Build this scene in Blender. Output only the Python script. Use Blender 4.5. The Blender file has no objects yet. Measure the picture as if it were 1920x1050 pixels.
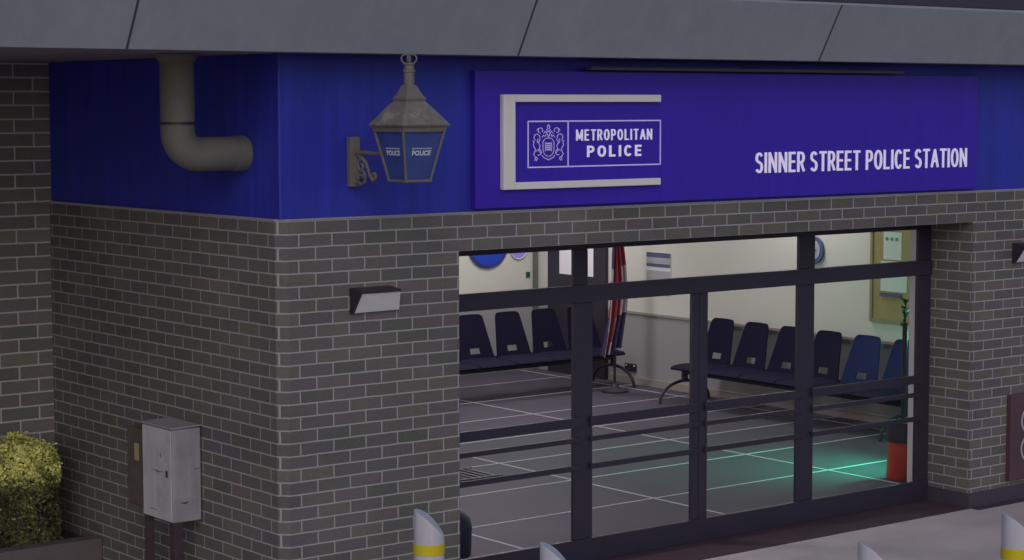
import bpy, bmesh, math, random
from mathutils import Vector, Matrix
R = math.radians
rng = random.Random(7)
scene = bpy.context.scene
COL = scene.collection

# ---------------------------------------------------------------- camera
cam_d = bpy.data.cameras.new('camera'); cam = bpy.data.objects.new('camera', cam_d); COL.objects.link(cam)
cam_d.sensor_width = 36.0; cam_d.lens = 36.0 * 3793.3 / 1920.0
cam_d.clip_start = 0.1; cam_d.clip_end = 2000
cp, cy_, cr = .0861943580, .663779368, -.00159975
fw = Vector((math.sin(cy_)*math.cos(cp), math.cos(cy_)*math.cos(cp), -math.sin(cp)))
rt = Vector((math.cos(cy_), -math.sin(cy_), 0)); up = rt.cross(fw)
r2 = rt*math.cos(cr) + up*math.sin(cr); u2 = -rt*math.sin(cr) + up*math.cos(cr)
m = Matrix((r2, u2, -fw)).transposed().to_4x4(); m.translation = Vector((-5.99567, -9.79569, 3.052571))
cam.matrix_world = m
scene.camera = cam

# ---------------------------------------------------------------- sky, sun, exposure
SUN_EL, SUN_AZ = R(33), R(214)          # azimuth measured clockwise from +Y
w = bpy.data.worlds.new('World'); scene.world = w; w.use_nodes = True
nt = w.node_tree; bg = nt.nodes['Background']
sky = nt.nodes.new('ShaderNodeTexSky'); sky.sky_type = 'NISHITA'; sky.sun_disc = False
sky.sun_elevation = SUN_EL; sky.sun_rotation = SUN_AZ; sky.dust_density = 1.5; sky.ozone_density = 2.0
nt.links.new(sky.outputs[0], bg.inputs[0]); bg.inputs[1].default_value = 0.135
sl = bpy.data.lights.new('sun', 'SUN'); sl.energy = 0.5; sl.angle = R(40); sl.color = (1, .92, .95)
so = bpy.data.objects.new('sun', sl); COL.objects.link(so)
sd = Vector((math.sin(SUN_AZ)*math.cos(SUN_EL), math.cos(SUN_AZ)*math.cos(SUN_EL), math.sin(SUN_EL)))
so.rotation_euler = sd.to_track_quat('Z', 'Y').to_euler()
vs = scene.view_settings
vs.view_transform = 'Standard'; vs.look = 'None'; vs.exposure = -0.50; vs.gamma = 1.0; vs.use_curve_mapping = False

# ---------------------------------------------------------------- materials
def mat(name, col, rough=.6, var=.12, vscale=6.0, metal=0.0, emit=None, estr=0.0, bump=0.0, bscale=40.0, spec=.4, stain=0.0, stain_col=(.03,.03,.03), streak=0.0):
    M = bpy.data.materials.new(name); M.use_nodes = True; n = M.node_tree.nodes; l = M.node_tree.links
    b = n['Principled BSDF']; b.inputs['Roughness'].default_value = rough; b.inputs['Metallic'].default_value = metal
    b.inputs['Specular IOR Level'].default_value = spec
    tc = n.new('ShaderNodeTexCoord')
    no = n.new('ShaderNodeTexNoise'); no.inputs['Scale'].default_value = vscale; no.inputs['Detail'].default_value = 6; no.inputs['Roughness'].default_value = .65
    l.new(tc.outputs['Object'], no.inputs['Vector'])
    mx = n.new('ShaderNodeMix'); mx.data_type = 'RGBA'
    lo = [c*(1-var*1.6) for c in col]; hi = [min(1, c*(1+var*1.6)) for c in col]
    mx.inputs[6].default_value = (*lo, 1); mx.inputs[7].default_value = (*hi, 1)
    l.new(no.outputs['Fac'], mx.inputs[0]); out = mx.outputs[2]
    if stain:
        n2 = n.new('ShaderNodeTexNoise'); n2.inputs['Scale'].default_value = vscale*.45; n2.inputs['Detail'].default_value = 8; n2.inputs['Roughness'].default_value = .7
        l.new(tc.outputs['Object'], n2.inputs['Vector'])
        rp = n.new('ShaderNodeMapRange'); rp.inputs[1].default_value = .52; rp.inputs[2].default_value = .75; rp.inputs[4].default_value = stain
        l.new(n2.outputs['Fac'], rp.inputs[0])
        m3 = n.new('ShaderNodeMix'); m3.data_type = 'RGBA'; m3.inputs[7].default_value = (*stain_col, 1)
        l.new(rp.outputs[0], m3.inputs[0]); l.new(out, m3.inputs[6]); out = m3.outputs[2]
    if streak:
        mpg = n.new('ShaderNodeMapping'); mpg.inputs['Scale'].default_value = (5, 5, .35); l.new(tc.outputs['Object'], mpg.inputs[0])
        n4 = n.new('ShaderNodeTexNoise'); n4.inputs['Scale'].default_value = 2.0; n4.inputs['Detail'].default_value = 6; n4.inputs['Roughness'].default_value = .7; l.new(mpg.outputs[0], n4.inputs['Vector'])
        r4 = n.new('ShaderNodeMapRange'); r4.inputs[1].default_value = .35; r4.inputs[2].default_value = .7; r4.inputs[3].default_value = 1-streak; r4.inputs[4].default_value = 1+streak*.6; l.new(n4.outputs['Fac'], r4.inputs[0])
        m5 = n.new('ShaderNodeMix'); m5.data_type = 'RGBA'; m5.blend_type = 'MULTIPLY'; m5.inputs[0].default_value = 1; l.new(out, m5.inputs[6]); l.new(r4.outputs[0], m5.inputs[7]); out = m5.outputs[2]
    l.new(out, b.inputs['Base Color'])
    rr = n.new('ShaderNodeMapRange'); rr.inputs[3].default_value = max(.02, rough-.12); rr.inputs[4].default_value = min(1, rough+.12)
    l.new(no.outputs['Fac'], rr.inputs[0]); l.new(rr.outputs[0], b.inputs['Roughness'])
    if emit: b.inputs['Emission Color'].default_value = (*emit, 1); b.inputs['Emission Strength'].default_value = estr
    if bump:
        nb = n.new('ShaderNodeTexNoise'); nb.inputs['Scale'].default_value = bscale; nb.inputs['Detail'].default_value = 4
        l.new(tc.outputs['Object'], nb.inputs['Vector'])
        bp = n.new('ShaderNodeBump'); bp.inputs['Strength'].default_value = bump; bp.inputs['Distance'].default_value = .01
        l.new(nb.outputs['Fac'], bp.inputs['Height']); l.new(bp.outputs[0], b.inputs['Normal'])
    return M

def brick_mat(name, du, scale=1.0, dark=1.0):
    M = bpy.data.materials.new(name); M.use_nodes = True; n = M.node_tree.nodes; l = M.node_tree.links
    b = n['Principled BSDF']; b.inputs['Specular IOR Level'].default_value = .25
    uv = n.new('ShaderNodeUVMap'); uv.uv_map = 'UVMap'
    mp = n.new('ShaderNodeMapping'); mp.inputs['Location'].default_value = (du, 0, 0); l.new(uv.outputs[0], mp.inputs[0])
    # slight irregularity of the joints
    nz = n.new('ShaderNodeTexNoise'); nz.inputs['Scale'].default_value = 9; nz.inputs['Detail'].default_value = 3; l.new(mp.outputs[0], nz.inputs['Vector'])
    vm = n.new('ShaderNodeVectorMath'); vm.operation = 'MULTIPLY_ADD'; vm.inputs[1].default_value = (.006, .005, 0); l.new(nz.outputs['Color'], vm.inputs[0]); l.new(mp.outputs[0], vm.inputs[2])
    def brick(mort):
        t = n.new('ShaderNodeTexBrick'); t.inputs['Scale'].default_value = 1
        t.inputs['Brick Width'].default_value = .225*scale; t.inputs['Row Height'].default_value = .075*scale
        t.inputs['Mortar Size'].default_value = mort*scale; t.inputs['Mortar Smooth'].default_value = .25
        t.offset = .5; t.offset_frequency = 2; t.inputs['Bias'].default_value = 0
        t.inputs['Color1'].default_value = (0,0,0,1); t.inputs['Color2'].default_value = (1,1,1,1); t.inputs['Mortar'].default_value = (.5,.5,.5,1)
        l.new(vm.outputs[0], t.inputs['Vector']); return t
    t = brick(.0052)
    rp = n.new('ShaderNodeValToRGB'); l.new(t.outputs['Color'], rp.inputs[0]); e = rp.color_ramp.elements
    cols = [(0,(.108,.110,.098)),(.2,(.132,.120,.114)),(.38,(.146,.124,.122)),(.5,(.116,.112,.110)),(.62,(.148,.140,.118)),(.75,(.132,.114,.114)),(.90,(.122,.114,.124)),(.94,(.158,.140,.122)),(1,(.098,.094,.090))]
    e[0].position = 0; e[0].color = (*cols[0][1], 1); e[1].position = 1; e[1].color = (*cols[-1][1], 1)
    for p, c in cols[1:-1]:
        q = e.new(p); q.color = (*c, 1)
    n1 = n.new('ShaderNodeTexNoise'); n1.inputs['Scale'].default_value = 1.1; n1.inputs['Detail'].default_value = 7; n1.inputs['Roughness'].default_value = .6; l.new(mp.outputs[0], n1.inputs['Vector'])
    n2 = n.new('ShaderNodeTexNoise'); n2.inputs['Scale'].default_value = 60; n2.inputs['Detail'].default_value = 5; n2.inputs['Roughness'].default_value = .7; l.new(mp.outputs[0], n2.inputs['Vector'])
    ms = n.new('ShaderNodeMath'); ms.operation = 'MULTIPLY_ADD'; ms.inputs[1].default_value = .9; ms.inputs[2].default_value = .33; l.new(n1.outputs['Fac'], ms.inputs[0])
    mt = n.new('ShaderNodeMath'); mt.operation = 'MULTIPLY_ADD'; mt.inputs[1].default_value = .7; mt.inputs[2].default_value = -.15; l.new(n2.outputs['Fac'], mt.inputs[0])
    ma = n.new('ShaderNodeMath'); ma.operation = 'ADD'; l.new(ms.outputs[0], ma.inputs[0]); l.new(mt.outputs[0], ma.inputs[1])
    mu = n.new('ShaderNodeMix'); mu.data_type = 'RGBA'; mu.blend_type = 'MULTIPLY'; mu.inputs[0].default_value = 1
    l.new(rp.outputs[0], mu.inputs[6]); l.new(ma.outputs[0], mu.inputs[7])
    mm = n.new('ShaderNodeMix'); mm.data_type = 'RGBA'; l.new(mu.outputs[2], mm.inputs[6])
    mort = n.new('ShaderNodeMix'); mort.data_type = 'RGBA'; mort.inputs[6].default_value = (.27,.255,.265,1); mort.inputs[7].default_value = (.43,.405,.415,1); l.new(n1.outputs['Fac'], mort.inputs[0])
    l.new(mort.outputs[2], mm.inputs[7]); l.new(t.outputs['Fac'], mm.inputs[0])
    dk = n.new('ShaderNodeMix'); dk.data_type = 'RGBA'; dk.blend_type = 'MULTIPLY'; dk.inputs[0].default_value = 1; dk.inputs[7].default_value = (dark, dark, dark, 1)
    l.new(mm.outputs[2], dk.inputs[6]); l.new(dk.outputs[2], b.inputs['Base Color'])
    b.inputs['Roughness'].default_value = .85
    hh = n.new('ShaderNodeMath'); hh.operation = 'MULTIPLY_ADD'; hh.inputs[1].default_value = -1; l.new(t.outputs['Fac'], hh.inputs[0])
    n3 = n.new('ShaderNodeMath'); n3.operation = 'MULTIPLY'; n3.inputs[1].default_value = .5; l.new(n2.outputs['Fac'], n3.inputs[0]); l.new(n3.outputs[0], hh.inputs[2])
    bp = n.new('ShaderNodeBump'); bp.inputs['Strength'].default_value = .7; bp.inputs['Distance'].default_value = .006; l.new(hh.outputs[0], bp.inputs['Height']); l.new(bp.outputs[0], b.inputs['Normal'])
    return M

def glass_mat(name, tint=(.93,.92,.95)):
    M = bpy.data.materials.new(name); M.use_nodes = True; n = M.node_tree.nodes; l = M.node_tree.links
    for x in list(n):
        if x.type != 'OUTPUT_MATERIAL': n.remove(x)
    o = [x for x in n if x.type == 'OUTPUT_MATERIAL'][0]
    t = n.new('ShaderNodeBsdfTransparent'); t.inputs[0].default_value = (*tint, 1)
    g = n.new('ShaderNodeBsdfGlossy'); g.inputs['Roughness'].default_value = .03; g.inputs[0].default_value = (.6,.6,.65,1)
    f = n.new('ShaderNodeFresnel'); f.inputs[0].default_value = 1.10
    mx = n.new('ShaderNodeMixShader'); l.new(f.outputs[0], mx.inputs[0]); l.new(t.outputs[0], mx.inputs[1]); l.new(g.outputs[0], mx.inputs[2]); l.new(mx.outputs[0], o.inputs[0])
    return M

M = {}
M['brick'] = brick_mat('brick', 4.5-.016)
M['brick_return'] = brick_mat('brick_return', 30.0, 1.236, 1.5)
M['blue'] = mat('blue_cladding', (.028,.036,.40), .45, .10, 2.2, stain=.3, stain_col=(.02,.024,.24), streak=.22)
M['signblue'] = mat('sign_blue', (.046,.016,.44), .35, .05, 1.5, streak=.10)
M['frame'] = mat('frame_paint', (.030,.025,.043), .42, .10, 5)
M['foot_shade'] = mat('dark_foot_shade', (.060,.045,.070), .8, .2, 6, bump=.3, bscale=50)
M['fascia'] = mat('fascia_metal', (.30,.325,.365), .5, .05, 1.2, stain=.2, stain_col=(.25,.24,.26), streak=.07)
M['fascia_joint'] = mat('fascia_joint', (.06,.055,.075), .7)
M['soffit'] = mat('soffit', (.22,.19,.20), .8, .1, 3)
M['darktop'] = mat('dark_roof_edge', (.05,.045,.065), .7)
M['ledge'] = mat('ledge', (.30,.28,.31), .7, .2, 12)
M['wall_up'] = mat('wall_cream', (.64,.63,.56), .7, .03, 1.2)
M['wall_lo'] = mat('wall_grey', (.34,.33,.335), .7, .04, 1.2)
M['rail'] = mat('rail_wood', (.33,.29,.26), .6)
M['ceil'] = mat('ceiling_paint', (.7,.7,.68), .8)
M['black'] = mat('black_plastic', (.030,.026,.045), .45, .12, 9)
M['chair'] = mat('chair_navy', (.010,.008,.028), .75, .12, 14, spec=.12)
M['chairblue'] = mat('chair_blue', (.014,.022,.095), .7, .12, 14, spec=.15)
M['steel'] = mat('dark_steel', (.030,.027,.038), .4, .1, 20)
M['white'] = mat('white_paint', (.68,.66,.68), .5, .06, 5)
M['bracket'] = mat('bracket_white', (.76,.73,.71), .5, .05, 4)
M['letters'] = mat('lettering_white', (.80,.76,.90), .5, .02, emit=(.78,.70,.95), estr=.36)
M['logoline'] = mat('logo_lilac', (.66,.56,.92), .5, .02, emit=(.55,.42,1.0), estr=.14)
M['bronze'] = mat('weathered_bronze', (.165,.145,.125), .6, .25, 25, bump=.25, bscale=60)
M['roofmetal'] = mat('lantern_roof_metal', (.19,.17,.15), .65, .35, 18, bump=.8, bscale=75, stain=.9, stain_col=(.42,.39,.36))
M['pane'] = mat('lantern_blue_glass', (.050,.075,.27), .22, .25, 9, spec=.6)
M['lletter'] = mat('lantern_letters', (.62,.66,.80), .5, .1, 40)
M['pipe'] = mat('pipe_grey', (.150,.145,.125), .6, .14, 6, stain=.4, stain_col=(.07,.065,.06))
M['cab'] = mat('cabinet_grey', (.32,.31,.34), .55, .14, 5, bump=.1, bscale=30, stain=.6, stain_col=(.17,.15,.15), streak=.15)
M['cablit'] = mat('cabinet_door_lit', (.50,.485,.51), .5, .12, 7, bump=.1, bscale=30, stain=.6, stain_col=(.27,.25,.25), streak=.15)  # paler than the body: lamp light on this side put into the colour
M['cabdirt'] = mat('cabinet_scratch', (.10,.08,.08), .8)
M['rustpost'] = mat('post_dark', (.055,.035,.045), .8, .3, 20)
M['brownbox'] = mat('brown_box', (.10,.075,.07), .7, .25, 14, stain=.5, stain_col=(.16,.14,.12))
M['yellow'] = mat('yellow_band', (.62,.49,.01), .5, .05, 5)
M['sticker'] = mat('sticker', (.36,.30,.16), .6, .2, 60)
M['diffuser'] = mat('diffuser', (.78,.76,.80), .4, .05, 14)
M['bollard'] = mat('bollard_white', (.55,.525,.575), .55, .08, 5, stain=.4, stain_col=(.36,.34,.35), streak=.10)
M['paving'] = mat('paving', (.49,.405,.41), .85, .14, 1.6, bump=.4, bscale=90, stain=.45, stain_col=(.34,.29,.30))
M['road'] = mat('asphalt', (.05,.05,.05), .9, .2, 8, bump=.5, bscale=120)
M['kerb'] = mat('kerb_stone', (.125,.102,.108), .85, .15, 8, bump=.3, bscale=60)
M['soil'] = mat('soil', (.035,.025,.03), .95, .4, 20, bump=1, bscale=50)
M['mat'] = mat('entrance_mat', (.055,.026,.040), .95, .3, 9, bump=.4, bscale=150)
M['cork'] = mat('cork', (.36,.27,.13), .8, .15, 20)
M['corkframe'] = mat('board_frame', (.30,.25,.14), .6)
M['paper'] = mat('paper', (.62,.66,.62), .7, .03)
M['green'] = mat('green_print', (.05,.30,.18), .7)
M['navyprint'] = mat('navy_print', (.10,.10,.22), .7)
M['greyprint'] = mat('grey_print', (.40,.38,.40), .7)
M['red'] = mat('red_plastic', (.42,.055,.035), .45, .1, 5)
M['flagred'] = mat('flag_red', (.26,.03,.04), .8, .15, 15)
M['flagwhite'] = mat('flag_white', (.40,.30,.34), .8, .1, 15)
M['flagnavy'] = mat('flag_navy', (.04,.03,.09), .8, .15, 15)
M['roundel'] = mat('roundel_blue', (.015,.055,.50), .5, .1, 6)
M['roundelrim'] = mat('roundel_rim', (.05,.05,.16), .5)
M['lavender'] = mat('lavender', (.36,.30,.80), .5)
M['blind'] = mat('frosted_pane', (.80,.78,.80), .5, .03, 4, emit=(1,.97,1), estr=.10)  # faint glow stands in for the bright room beyond the pane
M['clockface'] = mat('clock_face', (.42,.42,.48), .4)
M['maroon'] = mat('maroon_board', (.095,.045,.055), .7, .25, 8, stain=.5, stain_col=(.05,.03,.05))
M['glass'] = glass_mat('pane_glass')
M['leafdark'] = mat('plant_leaf', (.02,.13,.07), .5, .3, 20)

def floor_mat():
    Mt = mat('floor_tiles', (.080,.070,.096), .6, .12, 2.5, bump=.05, bscale=20, spec=.12)
    return Mt
M['floor'] = floor_mat()
M['grout'] = mat('grout_white', (.46,.44,.50), .7, .08, 10)
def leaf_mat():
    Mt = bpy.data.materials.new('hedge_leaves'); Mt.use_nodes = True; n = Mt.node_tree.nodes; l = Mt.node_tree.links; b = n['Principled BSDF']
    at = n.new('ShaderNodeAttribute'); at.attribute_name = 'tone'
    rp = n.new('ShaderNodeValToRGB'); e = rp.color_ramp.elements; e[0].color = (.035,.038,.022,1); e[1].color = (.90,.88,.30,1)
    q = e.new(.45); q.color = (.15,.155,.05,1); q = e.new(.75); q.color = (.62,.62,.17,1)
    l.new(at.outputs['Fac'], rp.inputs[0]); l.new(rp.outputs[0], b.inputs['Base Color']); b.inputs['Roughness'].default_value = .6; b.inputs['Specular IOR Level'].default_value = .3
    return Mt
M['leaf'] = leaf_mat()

# ---------------------------------------------------------------- helpers
def box(bm, x0, x1, y0, y1, z0, z1):
    v = [bm.verts.new((x, y, z)) for x in (x0, x1) for y in (y0, y1) for z in (z0, z1)]
    for f in ((0,1,3,2),(4,6,7,5),(0,4,5,1),(2,3,7,6),(0,2,6,4),(1,5,7,3)): bm.faces.new([v[i] for i in f])
def extrude(bm, poly, z0, z1):
    a = [bm.verts.new((x, y, z0)) for x, y in poly]; b = [bm.verts.new((x, y, z1)) for x, y in poly]; n = len(poly)
    for i in range(n): bm.faces.new((a[i], a[(i+1) % n], b[(i+1) % n], b[i]))
    bm.faces.new(a[::-1]); bm.faces.new(b)
def prism(bm, poly3, off):
    off = Vector(off); a = [bm.verts.new(p) for p in poly3]; b = [bm.verts.new(Vector(p)+off) for p in poly3]; n = len(a)
    for i in range(n): bm.faces.new((a[i], a[(i+1) % n], b[(i+1) % n], b[i]))
    bm.faces.new(a[::-1]); bm.faces.new(b)
def tube(bm, pts, r, seg=12, cap=True):
    pts = [Vector(p) for p in pts]; rs = r if isinstance(r, (list, tuple)) else [r]*len(pts); rings = []; nrm = None
    for i, p in enumerate(pts):
        t = (pts[min(i+1, len(pts)-1)] - pts[max(i-1, 0)]).normalized()
        if nrm is None: nrm = t.orthogonal().normalized()
        nrm = (nrm - t*nrm.dot(t)).normalized(); bt = t.cross(nrm)
        rings.append([bm.verts.new(p + rs[i]*(nrm*math.cos(2*math.pi*k/seg) + bt*math.sin(2*math.pi*k/seg))) for k in range(seg)])
    for a, b in zip(rings, rings[1:]):
        for k in range(seg): bm.faces.new((a[k], a[(k+1) % seg], b[(k+1) % seg], b[k]))
    if cap: bm.faces.new(rings[0][::-1]); bm.faces.new(rings[-1])
def lathe(bm, c, prof, seg=24, rot=0.0):
    rings = [[bm.verts.new((c[0]+r*math.cos(rot+2*math.pi*k/seg), c[1]+r*math.sin(rot+2*math.pi*k/seg), c[2]+z)) for k in range(seg)] for r, z in prof]
    for a, b in zip(rings, rings[1:]):
        for k in range(seg): bm.faces.new((a[k], a[(k+1) % seg], b[(k+1) % seg], b[k]))
    bm.faces.new(rings[0][::-1]); bm.faces.new(rings[-1])
def finish(bm, name, m_, parent=None, bevel=0.0, smooth=False, loc=None):
    bmesh.ops.recalc_face_normals(bm, faces=bm.faces)
    if bevel: bmesh.ops.bevel(bm, geom=[e for e in bm.edges if len(e.link_faces) == 2 and e.calc_face_angle(0) > .5], offset=bevel, segments=2, affect='EDGES', profile=.6)
    uv = bm.loops.layers.uv.new('UVMap')
    for f in bm.faces:
        n = f.normal
        for lp in f.loops:
            c = lp.vert.co
            if abs(n.z) > .8: lp[uv].uv = (c.x, c.y)
            elif abs(n.x) > abs(n.y)+1e-3: lp[uv].uv = (c.y, c.z)
            else: lp[uv].uv = (c.x, c.z)
    me = bpy.data.meshes.new(name); bm.to_mesh(me); bm.free()
    ms = m_ if isinstance(m_, (list, tuple)) else [m_]
    for x in ms: me.materials.append(x)
    if smooth:
        me.shade_smooth()
        me.set_sharp_from_angle(angle=R(35))
    o = bpy.data.objects.new(name, me); COL.objects.link(o)
    if parent:
        o.parent = parent; pm = parent
        loc0 = Vector((0, 0, 0))
        while pm: loc0 += pm.location; pm = pm.parent
        o.location = -loc0          # geometry is written in world metres
    return o
def tag(o, label=None, cat=None, group=None, kind=None):
    if label: o['label'] = label
    if cat: o['category'] = cat
    if group: o['group'] = group
    if kind: o['kind'] = kind
    return o
def thing(name, loc, label, cat, group=None):
    o = bpy.data.objects.new(name, None); COL.objects.link(o); o.location = loc; o.empty_display_size = .1
    return tag(o, label, cat, group)
def nb(): return bmesh.new()
def bx(name, m_, parent, *boxes, bevel=0.0):
    bm = nb()
    for b in boxes: box(bm, *b)
    return finish(bm, name, m_, parent, bevel)

def text_mesh(name, body, x0, x1, z0, z1, m_, parent, fn, thick=.004, offset=0.0, spacing=1.0):
    """flat raised lettering fitted to a rectangle; fn(u, v, d) places it in the world"""
    cu = bpy.data.curves.new(name, 'FONT'); cu.body = body; cu.size = 1; cu.extrude = .02; cu.offset = offset; cu.space_character = spacing; cu.resolution_u = 4
    ob = bpy.data.objects.new(name + '_src', cu); COL.objects.link(ob)
    dg = bpy.context.evaluated_depsgraph_get(); me = bpy.data.meshes.new_from_object(ob.evaluated_get(dg)); bpy.data.objects.remove(ob)
    xs = [v.co.x for v in me.vertices]; ys = [v.co.y for v in me.vertices]
    a, b, c, d = min(xs), max(xs), min(ys), max(ys)
    for v in me.vertices:
        u = x0 + (v.co.x-a)/(b-a)*(x1-x0); z = z0 + (v.co.y-c)/(d-c)*(z1-z0); v.co = fn(u, z, 0 if v.co.z < 0 else thick)
    me.materials.clear(); me.materials.append(m_); me.name = name
    o = bpy.data.objects.new(name, me); COL.objects.link(o)
    if parent:
        o.parent = parent; pm = parent; l0 = Vector((0, 0, 0))
        while pm: l0 += pm.location; pm = pm.parent
        o.location = -l0
    return o
def stroke(bm, pts, wd, fn, th=.003):
    """a raised flat line through (u,v) points"""
    n = len(pts); L = []; Rr = []
    for i, p in enumerate(pts):
        a = pts[max(i-1, 0)]; b = pts[min(i+1, n-1)]; dx, dy = b[0]-a[0], b[1]-a[1]; q = math.hypot(dx, dy) or 1
        L.append((p[0]-dy/q*wd/2, p[1]+dx/q*wd/2)); Rr.append((p[0]+dy/q*wd/2, p[1]-dx/q*wd/2))
    for i in range(n-1):
        quad = [L[i], L[i+1], Rr[i+1], Rr[i]]
        a = [bm.verts.new(fn(*p, 0)) for p in quad]; b = [bm.verts.new(fn(*p, th)) for p in quad]
        bm.faces.new(b)
        for k in range(4): bm.faces.new((a[k], a[(k+1) % 4], b[(k+1) % 4], b[k]))
def arc(cx, cy, r, a0, a1, n=10, ry=None):
    return [(cx+r*math.cos(R(a0+(a1-a0)*i/n)), cy+(ry or r)*math.sin(R(a0+(a1-a0)*i/n))) for i in range(n+1)]

GLY = {  # strokes on a unit-height letter; x runs 0..w of the stroke centre lines
 'M': (.80, [[(0,0),(0,1)],[(0,1),(.40,.12)],[(.40,.12),(.80,1)],[(.80,1),(.80,0)]]),
 'E': (.46, [[(0,0),(0,1)],[(0,1),(.46,1)],[(0,.52),(.42,.52)],[(0,0),(.46,0)]]),
 'T': (.56, [[(0,1),(.56,1)],[(.28,0),(.28,1)]]),
 'R': (.52, [[(0,0),(0,1)],'Rb',[(.26,.47),(.54,0)]]),
 'O': (.62, ['O']), 'P': (.50, [[(0,0),(0,1)],'P']), 'L': (.44, [[(0,0),(0,1)],[(0,0),(.44,0)]]),
 'I': (.0, [[(0,0),(0,1)]]), 'A': (.66, [[(0,0),(.33,1)],[(.33,1),(.66,0)],[(.13,.33),(.53,.33)]]),
 'N': (.60, [[(0,0),(0,1)],[(0,1),(.60,0)],[(.60,0),(.60,1)]]), 'C': (.56, ['C']), 'S': (.50, ['S'])}
def sup(cx, cz, rx, rz, a0, a1, n=14):
    o = []
    for i in range(n+1):
        a = R(a0+(a1-a0)*i/n); c, s_ = math.cos(a), math.sin(a)
        o.append((cx+rx*math.copysign(abs(c)**.93, c), cz+rz*math.copysign(abs(s_)**.93, s_)))
    return o
CUR = {'O': sup(.31,.5,.31,.5,90,450,28), 'C': sup(.29,.5,.29,.5,38,322,22), 'P': [(0,1),(.24,1)]+sup(.24,.73,.26,.27,90,-90,10)+[(0,.46)],
 'Rb': [(0,1),(.25,1)]+sup(.25,.735,.26,.265,90,-90,10)+[(0,.47)],
 'S': sup(.25,.745,.24,.255,25,180,10)+sup(.25,.745,.24,.20,195,262,4)+sup(.25,.27,.25,.235,82,0,5)+sup(.25,.255,.25,.255,-10,-155,10)}
AN = .74
def drawn_text(name, body, x0, x1, z0, z1, wd, m_, parent, fn, gap=.36):
    H = z1-z0-wd; total = 0; adv = []
    k = wd/H
    for i_, ch in enumerate(body):
        sp_ = i_+1 < len(body) and body[i_+1] == ' '
        adv.append(total); total += (.40 if ch == ' ' else GLY[ch][0]+k+gap-.05*(ch in 'TA' and not sp_))
    last = GLY[body[-1]][0]; sx = (x1-x0-wd/AN)/(adv[-1]+last); bm = bmesh.new(); lay = 0
    for ch, a in zip(body, adv):
        if ch == ' ': continue
        for st in GLY[ch][1]:
            p = CUR[st] if isinstance(st, str) else list(st)
            q = [(x0+wd/2/AN+(a+u)*sx, z0+wd/2+v*H) for u, v in p]
            if not isinstance(st, str):     # square ends reach the outline
                dx, dz = q[1][0]-q[0][0], q[1][1]-q[0][1]; L_ = math.hypot(dx, dz); e = wd/2*(1 if abs(dx) < 1e-6 or abs(dz) < 1e-6 else .55)
                q = [(q[0][0]-dx/L_*e, q[0][1]-dz/L_*e), (q[1][0]+dx/L_*e, q[1][1]+dz/L_*e)]
            lay = (lay+1) % 5
            stroke(bm, [(u*AN, v) for u, v in q], wd, lambda u, v, d: fn(u/AN, v, d), .004+.00025*lay)
    return finish(bm, name, m_, parent)

# ================================================================ SETTING
GZ = 0.0
tag(bx('pavement', M['paving'], None, (-60, 60, -7, 40, -.30, GZ)), kind='structure')
tag(bx('road', M['road'], None, (-300, 300, -300, -7.15, -.40, -.12)), kind='structure')
tag(bx('road_kerb', M['kerb'], None, (-60, 60, -7.15, -7.0, -.35, .004)), kind='structure')
tag(bx('entrance_mat', M['mat'], None, (1.262, 6.054, -.02, .398, -.05, .006)), kind='structure')
tag(bx('interior_floor', M['floor'], None, (.302, 8.498, .462, 8.288, .002, .03)), kind='structure')
bm = nb()
for yy in (1.66, 2.63, 3.61, 4.61, 5.58, 6.55, 7.52): box(bm, .31, 8.49, yy-.008, yy+.008, .028, .0335)
for xx in (.52, 2.45, 4.35, 6.29, 8.24): box(bm, xx-.008, xx+.008, .47, 8.28, .028, .0341)
tag(finish(bm, 'floor_tile_joints', M['grout']), kind='structure')
tag(bx('planting_bed', M['soil'], None, (-3.2, -.004, 2.396, 2.966, -.02, .165)), kind='structure')
tag(bx('bed_kerb', M['kerb'], None, (-3.3, -.003, 2.265, 2.395, -.05, .205), bevel=.012), kind='structure')

# ================================================================ POLICE STATION
ST = thing('police_station', (3, 0, 0), 'grey brick police station with blue cladding band and glazed entrance', 'building')
bm = nb()
extrude(bm, [(0,2.97),(0,.055),(.055,0),(1.26,0),(1.26,.40),(.3,.40),(.3,2.97)], -.1, 2.4)
finish(bm, 'brick_wall', M['brick'], ST)
bm = nb(); box(bm, 1.26, 6.056, 0, .40, 2.175, 2.4); finish(bm, 'brick_lintel', M['brick'], ST)
bm = nb(); box(bm, 6.056, 12, 0, .40, -.1, 2.4); finish(bm, 'brick_wall', M['brick'], ST)
bm = nb(); box(bm, -7, .3, 2.97, 3.3, -.1, 3.345); finish(bm, 'return_wall', M['brick_return'], ST)
bm = nb()
extrude(bm, [(.012,2.968),(.012,.02),(.02,.012),(12,.012),(12,.3),(.25,.3),(.25,2.968)], 2.41, 3.343)
finish(bm, 'blue_cladding', M['blue'], ST)
bm = nb()
extrude(bm, [(-.005,2.968),(-.005,.053),(.053,-.005),(12,-.005),(12,.32),(.27,.32),(.27,2.968)], 2.4005, 2.41)
finish(bm, 'wall_capping', M['ledge'], ST)
bx('soffit', M['soffit'], ST, (-7, 13, -.295, 9, 3.3455, 3.40))
bx('foot_shade', M['foot_shade'], ST, (6.050, 12, -.006, .396, -.05, .115))  # dark band standing in for the shade at the pier foot
bx('ground_shade_strip', M['foot_shade'], ST, (6.062, 12, -.10, -.007, -.05, .005))  # dark strip laid as the shadow on the pavement along the pier
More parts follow.
